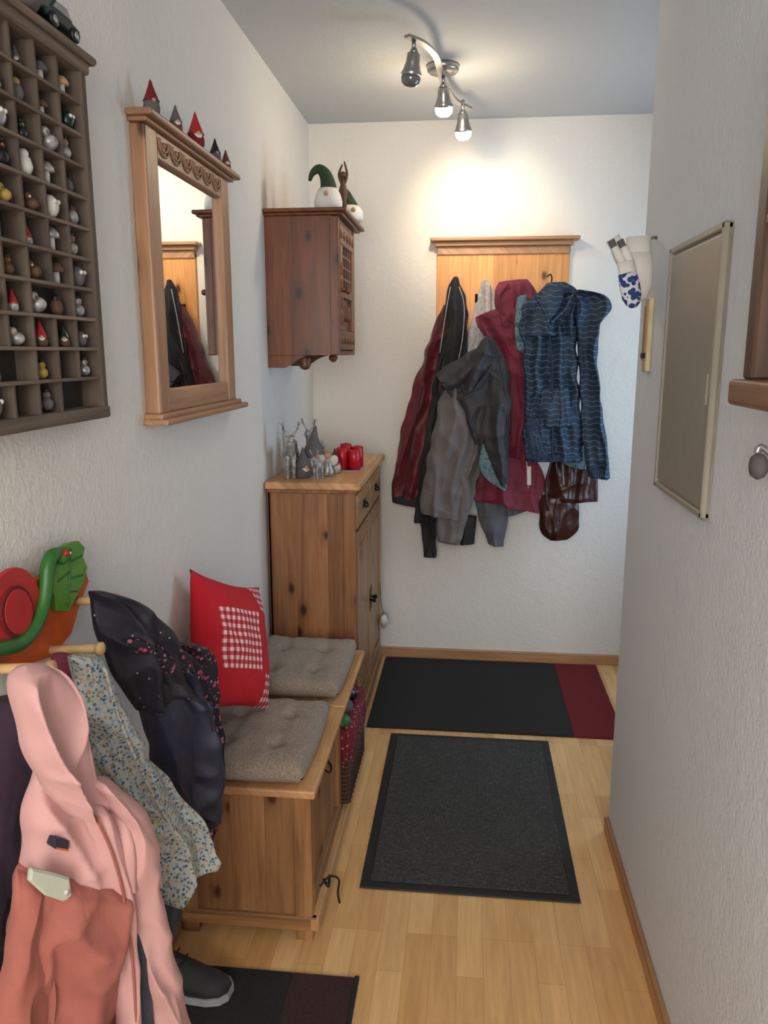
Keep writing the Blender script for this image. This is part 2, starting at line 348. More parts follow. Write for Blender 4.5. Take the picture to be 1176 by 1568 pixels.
def cushion(name,x0,x1,y0,y1,z0,th,seed=1):
    b=B(name); n=40; tufts=[(a,c) for a in (.3,.7) for c in (.3,.7)]
    def P(i,j,top):
        u=i/n; v=j/n; e=min(u,1-u,v,1-v); h=(1-(1-min(1,e/.14))**2.2)**.5 if e>0 else 0
        d=sum(math.exp(-((u-a)**2+(v-c)**2)/.0035) for a,c in tufts)
        cr=sum(.25*math.exp(-((u-a)**2)/.0018)+.25*math.exp(-((v-a)**2)/.0018) for a in (.3,.7))
        w=noise.noise(V((u*5,v*5,seed)))*.2+noise.noise(V((u*14,v*14,seed)))*.07
        z=z0+th*.4+(th*.6*h*(1-.65*d-.4*cr+w) if top else -th*.4*h)
        bow=.014*math.sin(v*math.pi); bow2=.012*math.sin(u*math.pi)
        return V((x0+(x1-x0)*u+(u-.5)*2*(-.006)+bow*(1 if u<.5 else -1)*-.4,y0+(y1-y0)*v+bow2*(-1 if v<.5 else 1)*.4,z))
    t=bmesh.new()
    for top in (1,0):
        g=[[t.verts.new(P(i,j,top)) for j in range(n+1)] for i in range(n+1)]
        for i in range(n):
            for j in range(n): t.faces.new((g[i][j],g[i+1][j],g[i+1][j+1],g[i][j+1]))
    bmesh.ops.remove_doubles(t,verts=t.verts,dist=.0005); bmesh.ops.recalc_face_normals(t,faces=t.faces[:]); b.add(t,M_seat,True)
    return b.done()
cushion('seat_cushion',-.715,-.382,1.735,2.135,H,.062,1)
cushion('seat_cushion',-.715,-.375,2.23,2.65,H,.062,4)
def gingham():
    t=NT('red_pillow_patchwork'); tc=t.n('ShaderNodeTexCoord'); sp=t.n('ShaderNodeSeparateXYZ'); t.l(tc.outputs['Object'],sp.inputs[0]); u,v=sp.outputs[0],sp.outputs[1]
    red=srgb(190,14,30)
    def chk(a): return t.math('LESS_THAN',t.math('FRACT',t.math('DIVIDE',a,.021)),.5)
    cu,cv=chk(u),chk(v); s=t.math('MULTIPLY',t.math('ADD',cu,cv),.5)
    g=t.ramp(s,[(.0,srgb(226,212,208)),(.5,srgb(206,84,88)),(1,srgb(170,12,24))])
    def rng(a,lo,hi): return t.math('MULTIPLY',t.math('GREATER_THAN',a,lo),t.math('LESS_THAN',a,hi))
    m=t.math('MULTIPLY',rng(u,-.12,.065),rng(v,-.075,.085))
    m=t.math('MAXIMUM',m,t.math('MULTIPLY',rng(u,.09,.3),rng(v,.085,.3)))
    m=t.math('MAXIMUM',m,t.math('MULTIPLY',rng(u,.09,.3),rng(v,-.25,-.085)))
    t.co=tc.outputs['Object']
    t.col(t.mix(m,red,g)); t.rough(.85); t.wrinkle(.3,300,9); return t.m
def pillow(name,size,th,mat,loc,mw):
    n=36; t=bmesh.new()
    for top in (1,-1):
        g=[]
        for i in range(n+1):
            r=[]
            for j in range(n+1):
                u=i/n*2-1; v=j/n*2-1
                pin=1-.1*(1-u*u)*abs(v)**3; pin2=1-.1*(1-v*v)*abs(u)**3
                h=((1-abs(u)**2.4)*(1-abs(v)**2.4))**.6
                wv=noise.noise(V((u*3,v*3,top)))*.14*h
                r.append(t.verts.new(V((u*size/2*pin2,v*size/2*pin,top*th/2*(h+wv)))))
            g.append(r)
        for i in range(n):
            for j in range(n): t.faces.new((g[i][j],g[i+1][j],g[i+1][j+1],g[i][j+1]))
    bmesh.ops.remove_doubles(t,verts=t.verts,dist=.0005); bmesh.ops.recalc_face_normals(t,faces=t.faces[:])
    b=B(name); b.add(t,mat,True); o=b.done(); o.matrix_world=Matrix.Translation(loc)@mw.to_4x4(); return o
nrm=V((.95,-.16,.26)).normalized(); upv=(V((0,0,1))-nrm*nrm.z).normalized(); rgt=upv.cross(nrm)
ang=math.radians(-24); r2=rgt*math.cos(ang)+upv*math.sin(ang); u2=nrm.cross(r2)
pillow('red_pillow',.365,.12,gingham(),V((-.628,1.965,.722)),Matrix((r2,u2,nrm)).transposed())
# ------------------------------------------------------------------ dresser
b=B('pine_dresser'); dx0,dx1=-.73,-.405; dy0,dy1=2.78,3.60
b.box((dx0,dy0+.008,.05),(dx1-.02,dy0+.03,1.01),M_dpZ,.001)
b.box((dx1-.045,dy0,.0),(dx1,dy0+.03,1.01),M_dpZ,.003); b.box((dx0,dy0,.0),(dx0+.012,dy0+.03,1.01),M_dpZ,.003)
b.box((dx0,dy1-.025,.0),(dx1,dy1,1.01),M_dpZ,.003); b.box((dx0,dy0,.03),(dx0+.01,dy1,1.01),M_dpZ,.001)
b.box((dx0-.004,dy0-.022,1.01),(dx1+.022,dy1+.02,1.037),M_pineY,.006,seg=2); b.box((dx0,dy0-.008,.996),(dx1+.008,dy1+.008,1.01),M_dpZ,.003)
b.box((dx1-.025,dy0+.03,.04),(dx1-.012,dy1-.02,1.0),M_dpZ,.001)
b.box((dx1-.012,dy0+.035,.855),(dx1+.006,(dy0+dy1)/2-.004,.985),M_pineYf,.004); b.box((dx1-.012,(dy0+dy1)/2+.004,.855),(dx1+.006,dy1-.03,.985),M_pineYf,.004)
for y0,y1 in ((dy0+.035,(dy0+dy1)/2-.004),((dy0+dy1)/2+.004,dy1-.03)):
    b.box((dx1-.012,y0,.1),(dx1+.006,y0+.05,.845),M_pineZ,.002); b.box((dx1-.012,y1-.05,.1),(dx1+.006,y1,.845),M_pineZ,.002)
    b.box((dx1-.012,y0+.05,.1),(dx1+.006,y1-.05,.16),M_pineYf,.002); b.box((dx1-.012,y0+.05,.785),(dx1+.006,y1-.05,.845),M_pineYf,.002)
    b.box((dx1-.012,y0+.06,.17),(dx1+.002,y1-.06,.775),M_pineZ,.004)
    yc=(y0+y1)/2
    b.tube([(dx1+.006,yc-.03,.925),(dx1+.018,yc-.025,.91),(dx1+.018,yc+.025,.91),(dx1+.006,yc+.03,.925)],.0035,M_iron); b.box((dx1+.004,yc-.035,.905),(dx1+.008,yc+.035,.935),M_iron,.002)
yc=(dy0+dy1)/2
for s_ in (-1,1):
    b.box((dx1+.004,yc+s_*.025-.01,.42),(dx1+.008,yc+s_*.025+.01,.52),M_iron,.002); b.lathe([(.004,0),(.005,.01),(.011,.016),(.010,.024),(0,.027)],(dx1+.006,yc+s_*.025,.47),M_iron,12,ax=(1,0,0))
b.box((dx0,dy0-.004,.03),(dx1+.006,dy0+.01,.09),M_pineX,.003); b.box((dx1-.01,dy0,.03),(dx1+.01,dy1,.09),M_pineYf,.003)
b.done()
b=B('hanging_heart_ornament'); hx,hy,hz=dx1+.028,3.52,.24
b.tube([(hx-.018,hy,hz+.2),(hx-.012,hy,hz+.1),(hx,hy,hz+.05)],.0015,M_brown); b.sph((hx-.0,hy-.012,hz+.02),(.018,.026,.03),M_white,14,Matrix.Rotation(.5,3,'X')); b.sph((hx,hy+.012,hz+.02),(.018,.026,.03),M_silver,14,Matrix.Rotation(-.5,3,'X')); b.lathe([(.022,.01),(.014,-.015),(.001,-.034)],(hx,hy,hz+.005),M_white)
b.done()
ZT=1.037
def deer(b,p,h,mat,flip=1):
    p=V(p); f=V((.35*flip,-.94,0)); sd=V((f.y,-f.x,0)); q=h
    body=p+V((0,0,h*.45)); rm=Matrix((f,sd,V((0,0,1)))).transposed()
    b.sph(body,(q*.25,q*.11,q*.13),mat,14,rm)
    b.tube([body+f*q*.17,body+f*q*.25+V((0,0,q*.14)),body+f*q*.27+V((0,0,q*.26))],(q*.085,q*.055),mat,8)
    hd=body+f*q*.31+V((0,0,q*.28)); b.sph(hd,(q*.11,q*.055,q*.06),mat,12,rm@Matrix.Rotation(.35,3,'Y'))
    for sx in (-1,1):
        b.sph(hd-f*q*.06+sd*sx*q*.05+V((0,0,q*.04)),(q*.02,q*.04,q*.015),mat,8,rm)
        a0=hd-f*q*.04+sd*sx*q*.02+V((0,0,q*.04)); a1=a0+sd*sx*q*.1+V((0,0,q*.12))-f*q*.03; a2=a1+V((0,0,q*.14))+sd*sx*q*.02+f*q*.04
        b.tube([a0,a1,a2],(q*.02,q*.012),mat,6); b.tube([a1,a1+f*q*.08+V((0,0,q*.07))],(q*.014,q*.008),mat,6); b.tube([(a1+a2)/2,(a1+a2)/2+sd*sx*q*.07+V((0,0,q*.05))],(q*.014,q*.008),mat,6)
        for fx in (-.17,.17):
            b.tube([body+f*q*fx+sd*sx*q*.05,p+f*q*(fx+.02)+sd*sx*q*.055+V((0,0,q*.2)),p+f*q*fx+sd*sx*q*.055],(q*.05,q*.024),mat,8)
    b.sph(body-f*q*.25+V((0,0,q*.05)),(q*.03,q*.02,q*.04),mat,8)
M_silw=plain('white_silver_glaze',(150,148,145),.35,.25,.55,60)
b=B('reindeer_figurine'); deer(b,(-.665,2.87,ZT),.21,M_silw); b.done()
b=B('reindeer_figurine'); deer(b,(-.615,3.14,ZT),.20,M_silw,-1); b.done()
b=B('reindeer_figurine'); deer(b,(-.55,2.85,ZT),.11,M_silw,-1); b.done()
b=B('gnome_figurine'); b.gnome((-.60,3.00,ZT),.19,M_grey,M_silw,M_white,(.15,.1)); b.done()
b=B('gnome_figurine'); b.gnome((-.615,2.88,ZT),.12,M_grey,M_grey,M_white); b.done()
b=B('angel_figurine')
b.lathe([(.026,0),(.024,.02),(.014,.055),(.008,.068)],(-.53,2.93,ZT),M_silw); b.sph((-.53,2.93,ZT+.08),.013,M_skin); b.sph((-.53,2.933,ZT+.085),.014,M_yel)
for sx in (-1,1): b.sph((-.53+sx*.02,2.945,ZT+.058),(.018,.004,.022),M_white,12,Matrix.Rotation(sx*.4,3,'Y'))
b.done()
b=B('snowy_fir_tree_figurine')
for i in range(4): b.lathe([(.034-.007*i,0),(.012,.03),(.004,.035)],(-.68,3.03,ZT+.02+i*.024),M_silw,12)
b.cyl((-.68,3.03,ZT),(-.68,3.03,ZT+.03),.006,M_brown); b.done()
b=B('santa_figurine'); b.gnome((-.515,3.01,ZT),.10,M_dred,M_silw); b.done()
b=B('pillar_candle_set')
b.box((-.515,3.04,ZT),(-.425,3.20,ZT+.006),M_silver,.002)
for cx,cy,h in ((-.495,3.07,.085),(-.447,3.07,.076),(-.495,3.16,.09),(-.447,3.16,.08)):
    b.lathe([(.024,0),(.024,h),(.021,h+.002),(.016,h-.004),(.003,h-.004),(0,h-.004)],(cx,cy,ZT+.006),M_candle,24); b.cyl((cx,cy,ZT+h),(cx,cy,ZT+h+.014),.0012,M_black,seg=6)
b.done()
# ------------------------------------------------------------------ wall cabinet
b=B('wall_cabinet'); cx0,cx1=XL,-.475; cy0,cy1=2.88,3.28; z0,z1=1.49,1.975
b.box((cx0,cy0,z0),(cx1-.02,cy0+.018,z1),M_cab,.001); b.box((cx0,cy1-.018,z0),(cx1-.02,cy1,z1),M_cab,.001)
b.box((cx0,cy0+.002,z0),(cx1,cy1,z0+.018),M_cab,.003); b.box((cx0,cy0+.002,z1-.018),(cx1,cy1,z1),M_cab,.003); b.box((cx0,cy0+.002,z0),(cx0+.01,cy1,z1),M_cab,.001)
b.box((cx0,cy0-.014,z1),(cx1+.022,cy1+.05,z1+.010),M_cabY,.004,seg=2); b.box((cx0,cy0-.022,z1+.010),(cx1+.036,cy1+.08,z1+.024),M_cabY,.005,seg=2)
b.box((cx1-.03,cy0-.002,z0),(cx1+.004,cy0+.03,z1),M_cab,.004); b.box((cx1-.03,cy1-.03,z0),(cx1+.004,cy1,z1),M_cab,.004)
b.box((cx1-.02,cy0+.03,z0+.05),(cx1-.008,cy1-.03,z1-.05),M_cab,.001)
b.box((cx1-.02,cy0+.03,z0+.02),(cx1+.006,cy1-.03,z0+.09),M_cab,.003); b.box((cx1-.02,cy0+.03,z1-.09),(cx1+.006,cy1-.03,z1-.02),M_cab,.003)
b.box((cx1-.02,cy0+.03,z0+.09),(cx1+.006,cy0+.085,z1-.09),M_cab,.003); b.box((cx1-.02,cy1-.085,z0+.09),(cx1+.006,cy1-.03,z1-.09),M_cab,.003)
b.box((cx1-.02,cy0+.085,1.70),(cx1+.006,cy1-.085,1.735),M_cab,.003)
for i in range(4):
    yy=cy0+.105+i*.055; b.box((cx1-.008,yy,1.735),(cx1+.003,yy+.012,z1-.09),M_cab,.002)
for i in range(3): b.box((cx1-.008,cy0+.085,1.765+i*.04),(cx1+.002,cy1-.085,1.775+i*.04),M_cab,.002)
for i in range(5):
    yy=cy0+.06+i*.07; b.sph((cx1+.006,yy,z0+.055),(.006,.026,.016),M_cab,10); b.sph((cx1+.006,yy,z1-.055),(.006,.026,.016),M_cab,10)
for i in range(4):
    b.sph((cx1+.0,cy0+.12+i*.05,1.645),(.006,.018,.03),M_cab,10); b.sph((cx1+.006,cy0+.057,1.62+i*.06),(.006,.012,.024),M_cab,10)
b.lathe([(.004,0),(.005,.012),(.012,.02),(.009,.03),(0,.033)],(cx1+.006,cy0+.06,1.72),M_cab,12,ax=(1,0,0))
for yy in (cy0,cy1-.018):
    o=[(cx0,z0),(cx1-.09,z0)]+[(cx1-.09-.05*math.sin(a)-.03*(1-math.cos(a)),z0-.03*(1-math.cos(a))) for a in (.4,.8,1.2,1.57)]+[(cx0+.06,z0-.045),(cx0,z0-.045)]
    b.extr([(x,yy,z) for x,z in o],(0,.018,0),M_cab,.001)
b.lathe([(.016,0),(.024,-.006),(.026,-.018),(.018,-.03),(.024,-.036),(.014,-.05),(0,-.054)],(cx0+.13,cy0+.04,z0),M_cab,16)
b.lathe([(.012,0),(.018,-.006),(.019,-.014),(.010,-.026),(0,-.03)],(cx0+.18,cy1-.03,z0),M_cab,16)
b.done()
ZK=z1+.024
b=B('felt_gnome'); p=V((-.515,2.94,ZK))
b.lathe([(.04,0),(.05,.008),(.051,.03),(.044,.055),(.034,.075)],p,M_felt,20); b.sph(p+V((.0,-.046,.052)),.009,M_skin)
b.tube([p+V((0,0,.062)),p+V((0,0,.088)),p+V((-.010,0,.122)),p+V((-.032,0,.142)),p+V((-.055,-.005,.128)),p+V((-.066,-.005,.102))],(.034,.005),M_green,14); b.done()
b=B('felt_gnome'); p=V((-.475,3.20,ZK))
b.lathe([(.04,0),(.052,.01),(.05,.04),(.036,.06)],p,M_felt,20); b.lathe([(.038,.045),(.036,.058),(.026,.08),(.012,.11),(.002,.125)],p,M_green,20,bend=lambda z:V((-.3,0,0))*max(0,z-.04)**1.3); b.sph(p+V((.02,-.045,.04)),.009,M_skin); b.done()
b=B('carved_wooden_angel'); p=V((-.475,3.03,ZK)); b.lathe([(.014,0),(.012,.05),(.018,.08),(.009,.11),(.006,.13)],p,M_brown,10); b.sph(p+V((0,0,.14)),.012,M_brown); b.tube([p+V((0,0,.1)),p+V((.015,0,.14)),p+V((.005,0,.185))],(.007,.003),M_brown); b.tube([p+V((0,0,.1)),p+V((-.015,0,.14)),p+V((-.002,0,.175))],(.007,.003),M_brown); b.done()
# ------------------------------------------------------------------ mirror
b=B('wall_mirror'); M_gl=plain('mirror_glass',(235,238,240),.01,1,0)
my0,my1=1.745,2.345; g0,g1=1.815,2.275; fx=-.703
b.box((XL,my0,1.36),(fx,g0,1.985),M_mir,.005,seg=2); b.box((XL,g1,1.36),(fx,my1,1.985),M_mir,.005,seg=2)
b.box((XL,g0,1.36),(fx-.002,g1,1.415),M_mirY,.004); b.box((XL,g0,1.925),(fx-.002,g1,1.985),M_mirY,.004)
b.box((XL,g0,1.41),(XL+.02,g1,1.93),M_gl,0)
b.box((XL,my0-.01,1.985),(fx+.010,my1+.025,1.995),M_mirY,.004,seg=2); b.box((XL,my0-.018,1.995),(fx+.024,my1+.05,2.010),M_mirY,.005,seg=2)
b.box((XL,my0-.012,1.348),(fx+.010,my1+.025,1.362),M_mirY,.004,seg=2); b.box((XL,my0-.018,1.335),(fx+.024,my1+.05,1.350),M_mirY,.005,seg=2)
for i in range(6):
    yc=g0+.04+i*.076
    for rr in (.034,.024): b.tube([(fx,yc+rr*math.cos(a),1.972-rr*math.sin(a)) for a in [math.pi*k/8 for k in range(9)]],.003,M_mirY,6)
    b.sph((fx,yc,1.962),(.004,.007,.007),M_mirY,8)
b.done()
def small_gnome(y,h,hat,body,x=-.70):
    b=B('small_gnome_figurine'); b.gnome((x,y,2.010),h,hat,body,M_white if body!=M_grey else M_grey); b.done()
small_gnome(1.785,.072,M_dred,M_grey); small_gnome(1.93,.062,M_grey,M_brown); small_gnome(2.07,.086,M_red,M_dred); small_gnome(2.225,.062,M_black,M_grey); small_gnome(2.32,.055,M_brown,M_brown)
# ------------------------------------------------------------------ printer's tray shelf
b=B('letterpress_tray_shelf'); ty0,ty1=.78,1.458; tz0,tz1=1.390,1.995; tx=-.69
rows=11; cols=9
b.box((XL,ty0,tz0),(XL+.006,ty1,tz1),M_dark,0)
b.box((XL,ty1-.02,tz0),(tx,ty1,tz1),M_old,.003); b.box((XL,ty0,tz0),(tx,ty0+.02,tz1),M_old,.003)
b.box((XL,ty0,tz0-.012),(tx+.002,ty1+.004,tz0+.01),M_oldY,.003); b.box((XL,ty0-.01,tz1-.01),(tx+.004,ty1+.008,tz1+.01),M_oldY,.003); b.box((XL,ty0-.02,tz1+.008),(tx+.014,ty1+.02,tz1+.022),M_oldY,.004)
rh=(tz1-tz0-.02)/rows; cw=(ty1-ty0-.04)/cols
for i in range(1,rows): b.box((XL,ty0+.01,tz0+.01+rh*i-.003),(tx-.004,ty1-.01,tz0+.01+rh*i+.003),M_oldY,.001)
for r in range(rows):
    for j in range(1,cols):
        if (r,j) in ((0,8),(1,5),(3,7)): continue
        b.box((XL,ty0+.02+cw*j-.0025,tz0+.01+rh*r),(tx-.006,ty0+.02+cw*j+.0025,tz0+.01+rh*(r+1)),M_old,0)
b.done()
b=B('miniature_figurines'); pal=[M_white,M_grey,M_grey,M_silver,M_brown,M_brown,M_grey,M_black,M_skin,M_yel,M_dred,M_silw,M_silw,M_dgreen,M_silw,M_brown]
for r in range(rows):
    for j in range(4,cols):
        if random.random()<.14: continue
        p=V((XL+.028,ty0+.02+cw*(j+.5)+random.uniform(-.010,.010),tz0+.0135+rh*r)); k=random.randrange(6); m=random.choice(pal); m2=random.choice(pal); h=random.uniform(.030,.047)
        if k==0: b.gnome(p,h,random.choice([m,M_red]),m2)
        elif k==1: b.sph(p+V((0,0,h*.3)),h*.3,m); b.sph(p+V((0,0,h*.7)),h*.2,m); b.cyl(p+V((0,0,h*.82)),p+V((0,0,h*.98)),h*.15,M_black,seg=10); b.sph(p+V((h*.18,-h*.08,h*.7)),h*.05,M_orange,8)
        elif k==2: b.lathe([(h*.2,0),(h*.32,h*.3),(h*.25,h*.6),(h*.1,h*.75),(h*.13,h*.85)],p,m,14); b.sph(p+V((0,0,h*.75)),h*.2,m2,10)
        elif k==3: b.sph(p+V((0,0,h*.35)),(h*.5,h*.34,h*.34),m,12); b.sph(p+V((h*.15,-h*.35,h*.65)),h*.2,m,10); b.sph(p+V((h*.3,-h*.4,h*.62)),h*.07,m2,8)
        elif k==4: b.cyl(p,p+V((0,0,h*.55)),h*.16,M_white,seg=10); b.lathe([(h*.36,h*.45),(h*.32,h*.62),(h*.18,h*.8),(0,h*.86)],p,m2,14)
        else: b.sph(p+V((0,0,h*.4)),(h*.36,h*.34,h*.42),m,12); b.sph(p+V((h*.3,-h*.12,h*.55)),h*.09,M_white,8); b.sph(p+V((h*.3,h*.12,h*.55)),h*.09,M_white,8)
b.done()
b=B('toy_car'); cz=tz1+.022; yc=1.37; xx=-.70
prof=[(-.055,.012),(-.058,.024),(-.04,.03),(-.024,.046),(.016,.047),(.032,.031),(.056,.027),(.06,.012)]
b.extr([(xx-.02,yc+a,cz+z) for a,z in prof],(.04,0,0),M_dgreen,.003)
b.extr([(xx+.0195,yc+a,cz+z) for a,z in ((-.034,.031),(-.021,.043),(.013,.044),(.025,.031))],(.0015,0,0),M_silver,0)
for a in (-.034,.036):
    for sx in (-.022,.016): b.cyl((xx+sx,yc+a,cz+.012),(xx+sx+.007,yc+a,cz+.012),.012,M_black); b.cyl((xx+sx+.006,yc+a,cz+.012),(xx+sx+.008,yc+a,cz+.012),.006,M_silver)
b.done()
b=B('round_pewter_box'); b.lathe([(.03,0),(.034,.006),(.034,.024),(.03,.03),(.012,.034),(.006,.042),(0,.045)],(-.70,1.26,cz),M_grey); b.done()
# ------------------------------------------------------------------ ceiling light
b=B('ceiling_spotlight_track'); zb=2.445
S=[(-.21,2.62),(-.165,2.68),(-.13,2.79),(-.12,2.93),(-.115,3.03),(-.10,3.14),(-.075,3.26),(-.02,3.37)]
b.lathe([(.055,0),(.058,-.004),(.056,-.018),(.05,-.024),(0,-.024)],(-.115,3.05,2.5),M_chrome,32); b.cyl((-.115,3.03,zb),(-.115,3.03,2.48),.009,M_chrome)
pts=smoothpts([V((x,y,zb)) for x,y in S],5); rs=[]
for i,p in enumerate(pts):
    d=(pts[min(i+1,len(pts)-1)]-pts[max(i-1,0)]).normalized(); n=V((d.y,-d.x,0)); rs.append([p+n*.011+V((0,0,.004)),p-n*.011+V((0,0,.004)),p-n*.011-V((0,0,.004)),p+n*.011-V((0,0,.004))])
b.rings(rs,M_chrome,False)
def em(name,c,s_):
    m=bpy.data.materials.new(name); m.use_nodes=True; q=m.node_tree.nodes['Principled BSDF']; q.inputs['Emission Color'].default_value=c; q.inputs['Emission Strength'].default_value=s_; q.inputs['Base Color'].default_value=c; return m
EW=em('warm_bulb',(1,.84,.58,1),20); EC=em('cool_bulb',(1,.97,.95,1),20); EO=plain('unlit_bulb_glass',(120,120,118),.08,.4)
spots=[((-.19,2.65),V((-.15,.25,-1)),EO),((-.11,2.98),V((.02,.45,-1)),EW),((-.045,3.26),V((.05,.40,-1)),EC)]
heads=[]
for i,((sx,sy),d,m) in enumerate(spots):
    d=d.normalized(); a=V((sx,sy,zb)); dr=.03 if i<2 else .040; b.cyl(a,a-V((0,0,dr)),.007,M_chrome); c=a-V((0,0,dr+.005)); b.sph(c,.013,M_chrome)
    b.lathe([(.014,0),(.02,.004),(.022,.03),(.028,.050),(.034,.062),(.032,.063),(.022,.048)],c,M_chrome,20,ax=d)
    b.lathe([(.02,.048),(.028,.060),(.031,.072),(.028,.086),(.018,.095),(0,.098)],c,m,20,ax=d); heads.append(c+d*.115)
b.done()
# ------------------------------------------------------------------ right wall things
b=B('electrical_panel'); M_pan=plain('grey_beige_enamel',(146,141,128),.35,0,.04); M_panf=plain('panel_frame',(152,147,134),.4,0,.04)
py0,py1,pz0,pz1=1.555,1.955,1.18,1.735
b.box((XR-.010,py0,pz0),(XR,py1,pz1),M_panf,.002); b.box((XR-.015,py0+.02,pz0+.02),(XR-.008,py1-.02,pz1-.02),M_pan,.003,seg=2)
for e in ((py0,py0+.014,pz0,pz1),(py1-.014,py1,pz0,pz1),(py0,py1,pz0,pz0+.014),(py0,py1,pz1-.014,pz1)): b.box((XR-.018,e[0],e[2]),(XR,e[1],e[3]),M_panf,.003)
b.box((XR-.018,py0+.030,1.40),(XR-.014,py0+.038,1.46),M_panf,.001)
b.done()
b=B('wooden_key_thermometer'); M_cream=plain('cream_paint',(190,176,140),.5); b.box((XR-.014,2.15,1.45),(XR,2.20,1.64),M_cream,.003); b.box((XR-.018,2.162,1.48),(XR-.012,2.188,1.62),M_mir,.001); b.box((XR-.020,2.158,1.485),(XR-.014,2.192,1.50),M_black,.002); b.done()
b=B('hanging_felt_mittens')
t=NT('blue_nordic_knit'); x,y,z=t.xyz(); vo=t.n('ShaderNodeTexVoronoi'); t.l(t.co,vo.inputs['Vector']); vo.inputs['Scale'].default_value=75
t.col(t.mix(t.math('GREATER_THAN',vo.outputs['Distance'],.55),srgb(44,60,120),srgb(205,208,214))); t.rough(.95); M_knit=t.m
def mitten(o,sc_,m1,m2,tilt=0,turn=0,thumb=1,wid=1):
    R_=Matrix.Rotation(tilt,3,'Y')@Matrix.Rotation(turn,3,'Z'); o=V(o)
    T=lambda q:o+R_@(V(q)*sc_)
    rs=[]
    for zz,w,d in ((0,.038,.02),(-.04,.036,.02),(-.045,.04,.022),(-.09,.046,.024),(-.14,.044,.022),(-.17,.03,.016),(-.183,.012,.008)):
        rs.append([T((w*wid*math.cos(2*math.pi*k/20),d*math.sin(2*math.pi*k/20),zz)) for k in range(20)])
    b.rings(rs[:3],m2); b.rings(rs[2:],m1)
    if thumb: b.tube([T((-.03*wid,0,-.07)),T((-.052*wid,0,-.085)),T((-.060*wid,0,-.12))],(.018*sc_,.012*sc_),m1,10)
mitten((XR-.050,2.16,1.79),.88,M_felt,M_felt,-.05,.25,0)
mitten((XR-.118,2.14,1.785),.62,M_felt,M_felt,-.55,.2,0,.8)
for k_ in (0,1): mitten((XR-.124+k_*.022,2.125,1.778),.42,M_felt,M_grey,-.5,.2,0,.55)
mitten((XR-.088,2.115,1.725),.64,M_knit,M_felt,-.25,.2,0,.9)
b.cyl((XR,2.18,1.79),(XR-.03,2.18,1.79),.004,M_chrome); b.done()
b=B('framed_wall_shelf'); qx=XR-.055
b.box((qx,1.235,1.46),(XR,1.275,2.0),M_wal,.004); b.box((qx,.62,1.46),(XR,.66,2.0),M_wal,.004); b.box((qx,.62,1.96),(XR,1.275,2.0),M_walY,.004); b.box((XR-.012,.64,1.46),(XR,1.26,1.98),M_walY,0)
b.box((qx-.016,.60,1.420),(XR,1.29,1.46),M_walY,.008,seg=3); b.box((qx,.66,1.68),(XR,1.235,1.695),M_walY,.002); b.done()
b=B('pewter_wall_hook'); b.lathe([(.020,0),(.022,.004),(.012,.010),(.009,.018),(.018,.024),(.021,.032),(.016,.040),(0,.043)],(XR,1.24,1.33),M_grey,20,ax=(-1,0,0)); b.tube([(XR-.01,1.24,1.345),(XR-.03,1.24,1.36),(XR-.035,1.24,1.35)],.005,M_silver); b.done()
# ------------------------------------------------------------------ coat rack (back wall)
b=B('wall_coat_rack'); rx0,rx1=-.155,.435
b.box((rx0,YB-.02,1.28),(rx1,YB,1.955),M_brd,.002)
b.box((rx0,YB-.03,1.93),(rx1,YB,1.965),M_mirY,.003); b.box((rx0-.01,YB-.05,1.965),(rx1+.012,YB,1.985),M_trim,.004,seg=2); b.box((rx0-.03,YB-.075,1.985),(rx1+.035,YB,2.0),M_trim,.004,seg=2)
for i in range(5):
    xx=rx0+.06+i*.12; b.tube([(xx,YB-.02,1.72),(xx,YB-.07,1.715),(xx,YB-.10,1.73),(xx,YB-.105,1.755)],.006,M_iron,8)
b.done()
F_mar=cloth('maroon_nylon',(92,20,28),.3,rough=.55); F_blk=cloth('black_softshell',(24,24,27),.3,rough=.7); F_gry=cloth('grey_marl',(104,98,97),.15,speck=.22)
F_cha=cloth('charcoal_shell',(46,44,48),.2,rough=.6); F_ras=cloth('raspberry_softshell',(112,28,50),.2,rough=.7); F_lgr=cloth('stone_grey_shell',(88,90,96),.15)
F_sheer=cloth('pale_scarf',(176,170,170),.25,ns=60)
t=NT('blue_wave_print'); x,y,z=t.xyz(); wv=t.math('MULTIPLY',t.math('SINE',t.math('MULTIPLY',x,150)),.0032); wv=t.math('ADD',wv,t.math('MULTIPLY',t.noise(t.co,6,2),.05))
fr=t.math('FRACT',t.math('DIVIDE',t.math('ADD',z,wv),.024)); ln=t.math('LESS_THAN',fr,.11)
brk=t.math('GREATER_THAN',t.noise(t.co,60,2),.38)
col=t.ramp(t.noise(t.co,10,3),[(.3,srgb(18,34,52)),(.7,srgb(30,54,78))]); t.col(t.mix(t.math('MULTIPLY',t.math('MULTIPLY',ln,brk),.5),col,srgb(110,146,178))); t.rough(.65); t.wrinkle(.45,300); F_blue=t.m
t=NT('blue_dot_print'); t.xyz(); vo=t.n('ShaderNodeTexVoronoi'); t.l(t.co,vo.inputs['Vector']); vo.inputs['Scale'].default_value=110; vo.inputs['Randomness'].default_value=.3
t.col(t.ramp(vo.outputs['Distance'],[(.2,srgb(70,108,150)),(.34,srgb(20,36,60))])); t.rough(.75); F_dot=t.m
t=NT('aqua_camo_lining'); t.xyz(); t.col(t.ramp(t.noise(t.co,60,3,.5,1),[(.42,srgb(64,86,98)),(.5,srgb(118,144,156)),(.6,srgb(86,110,122))])); t.rough(.8); F_aqua=t.m
F_lth=plain('brown_patent_leather',(54,24,20),.3,var=.15,bump=.4,bs=9)
def BP(y): return Plane((0,y),(1,0))
def new(name,fn):
    b=B(name); fn(b); return b.done()
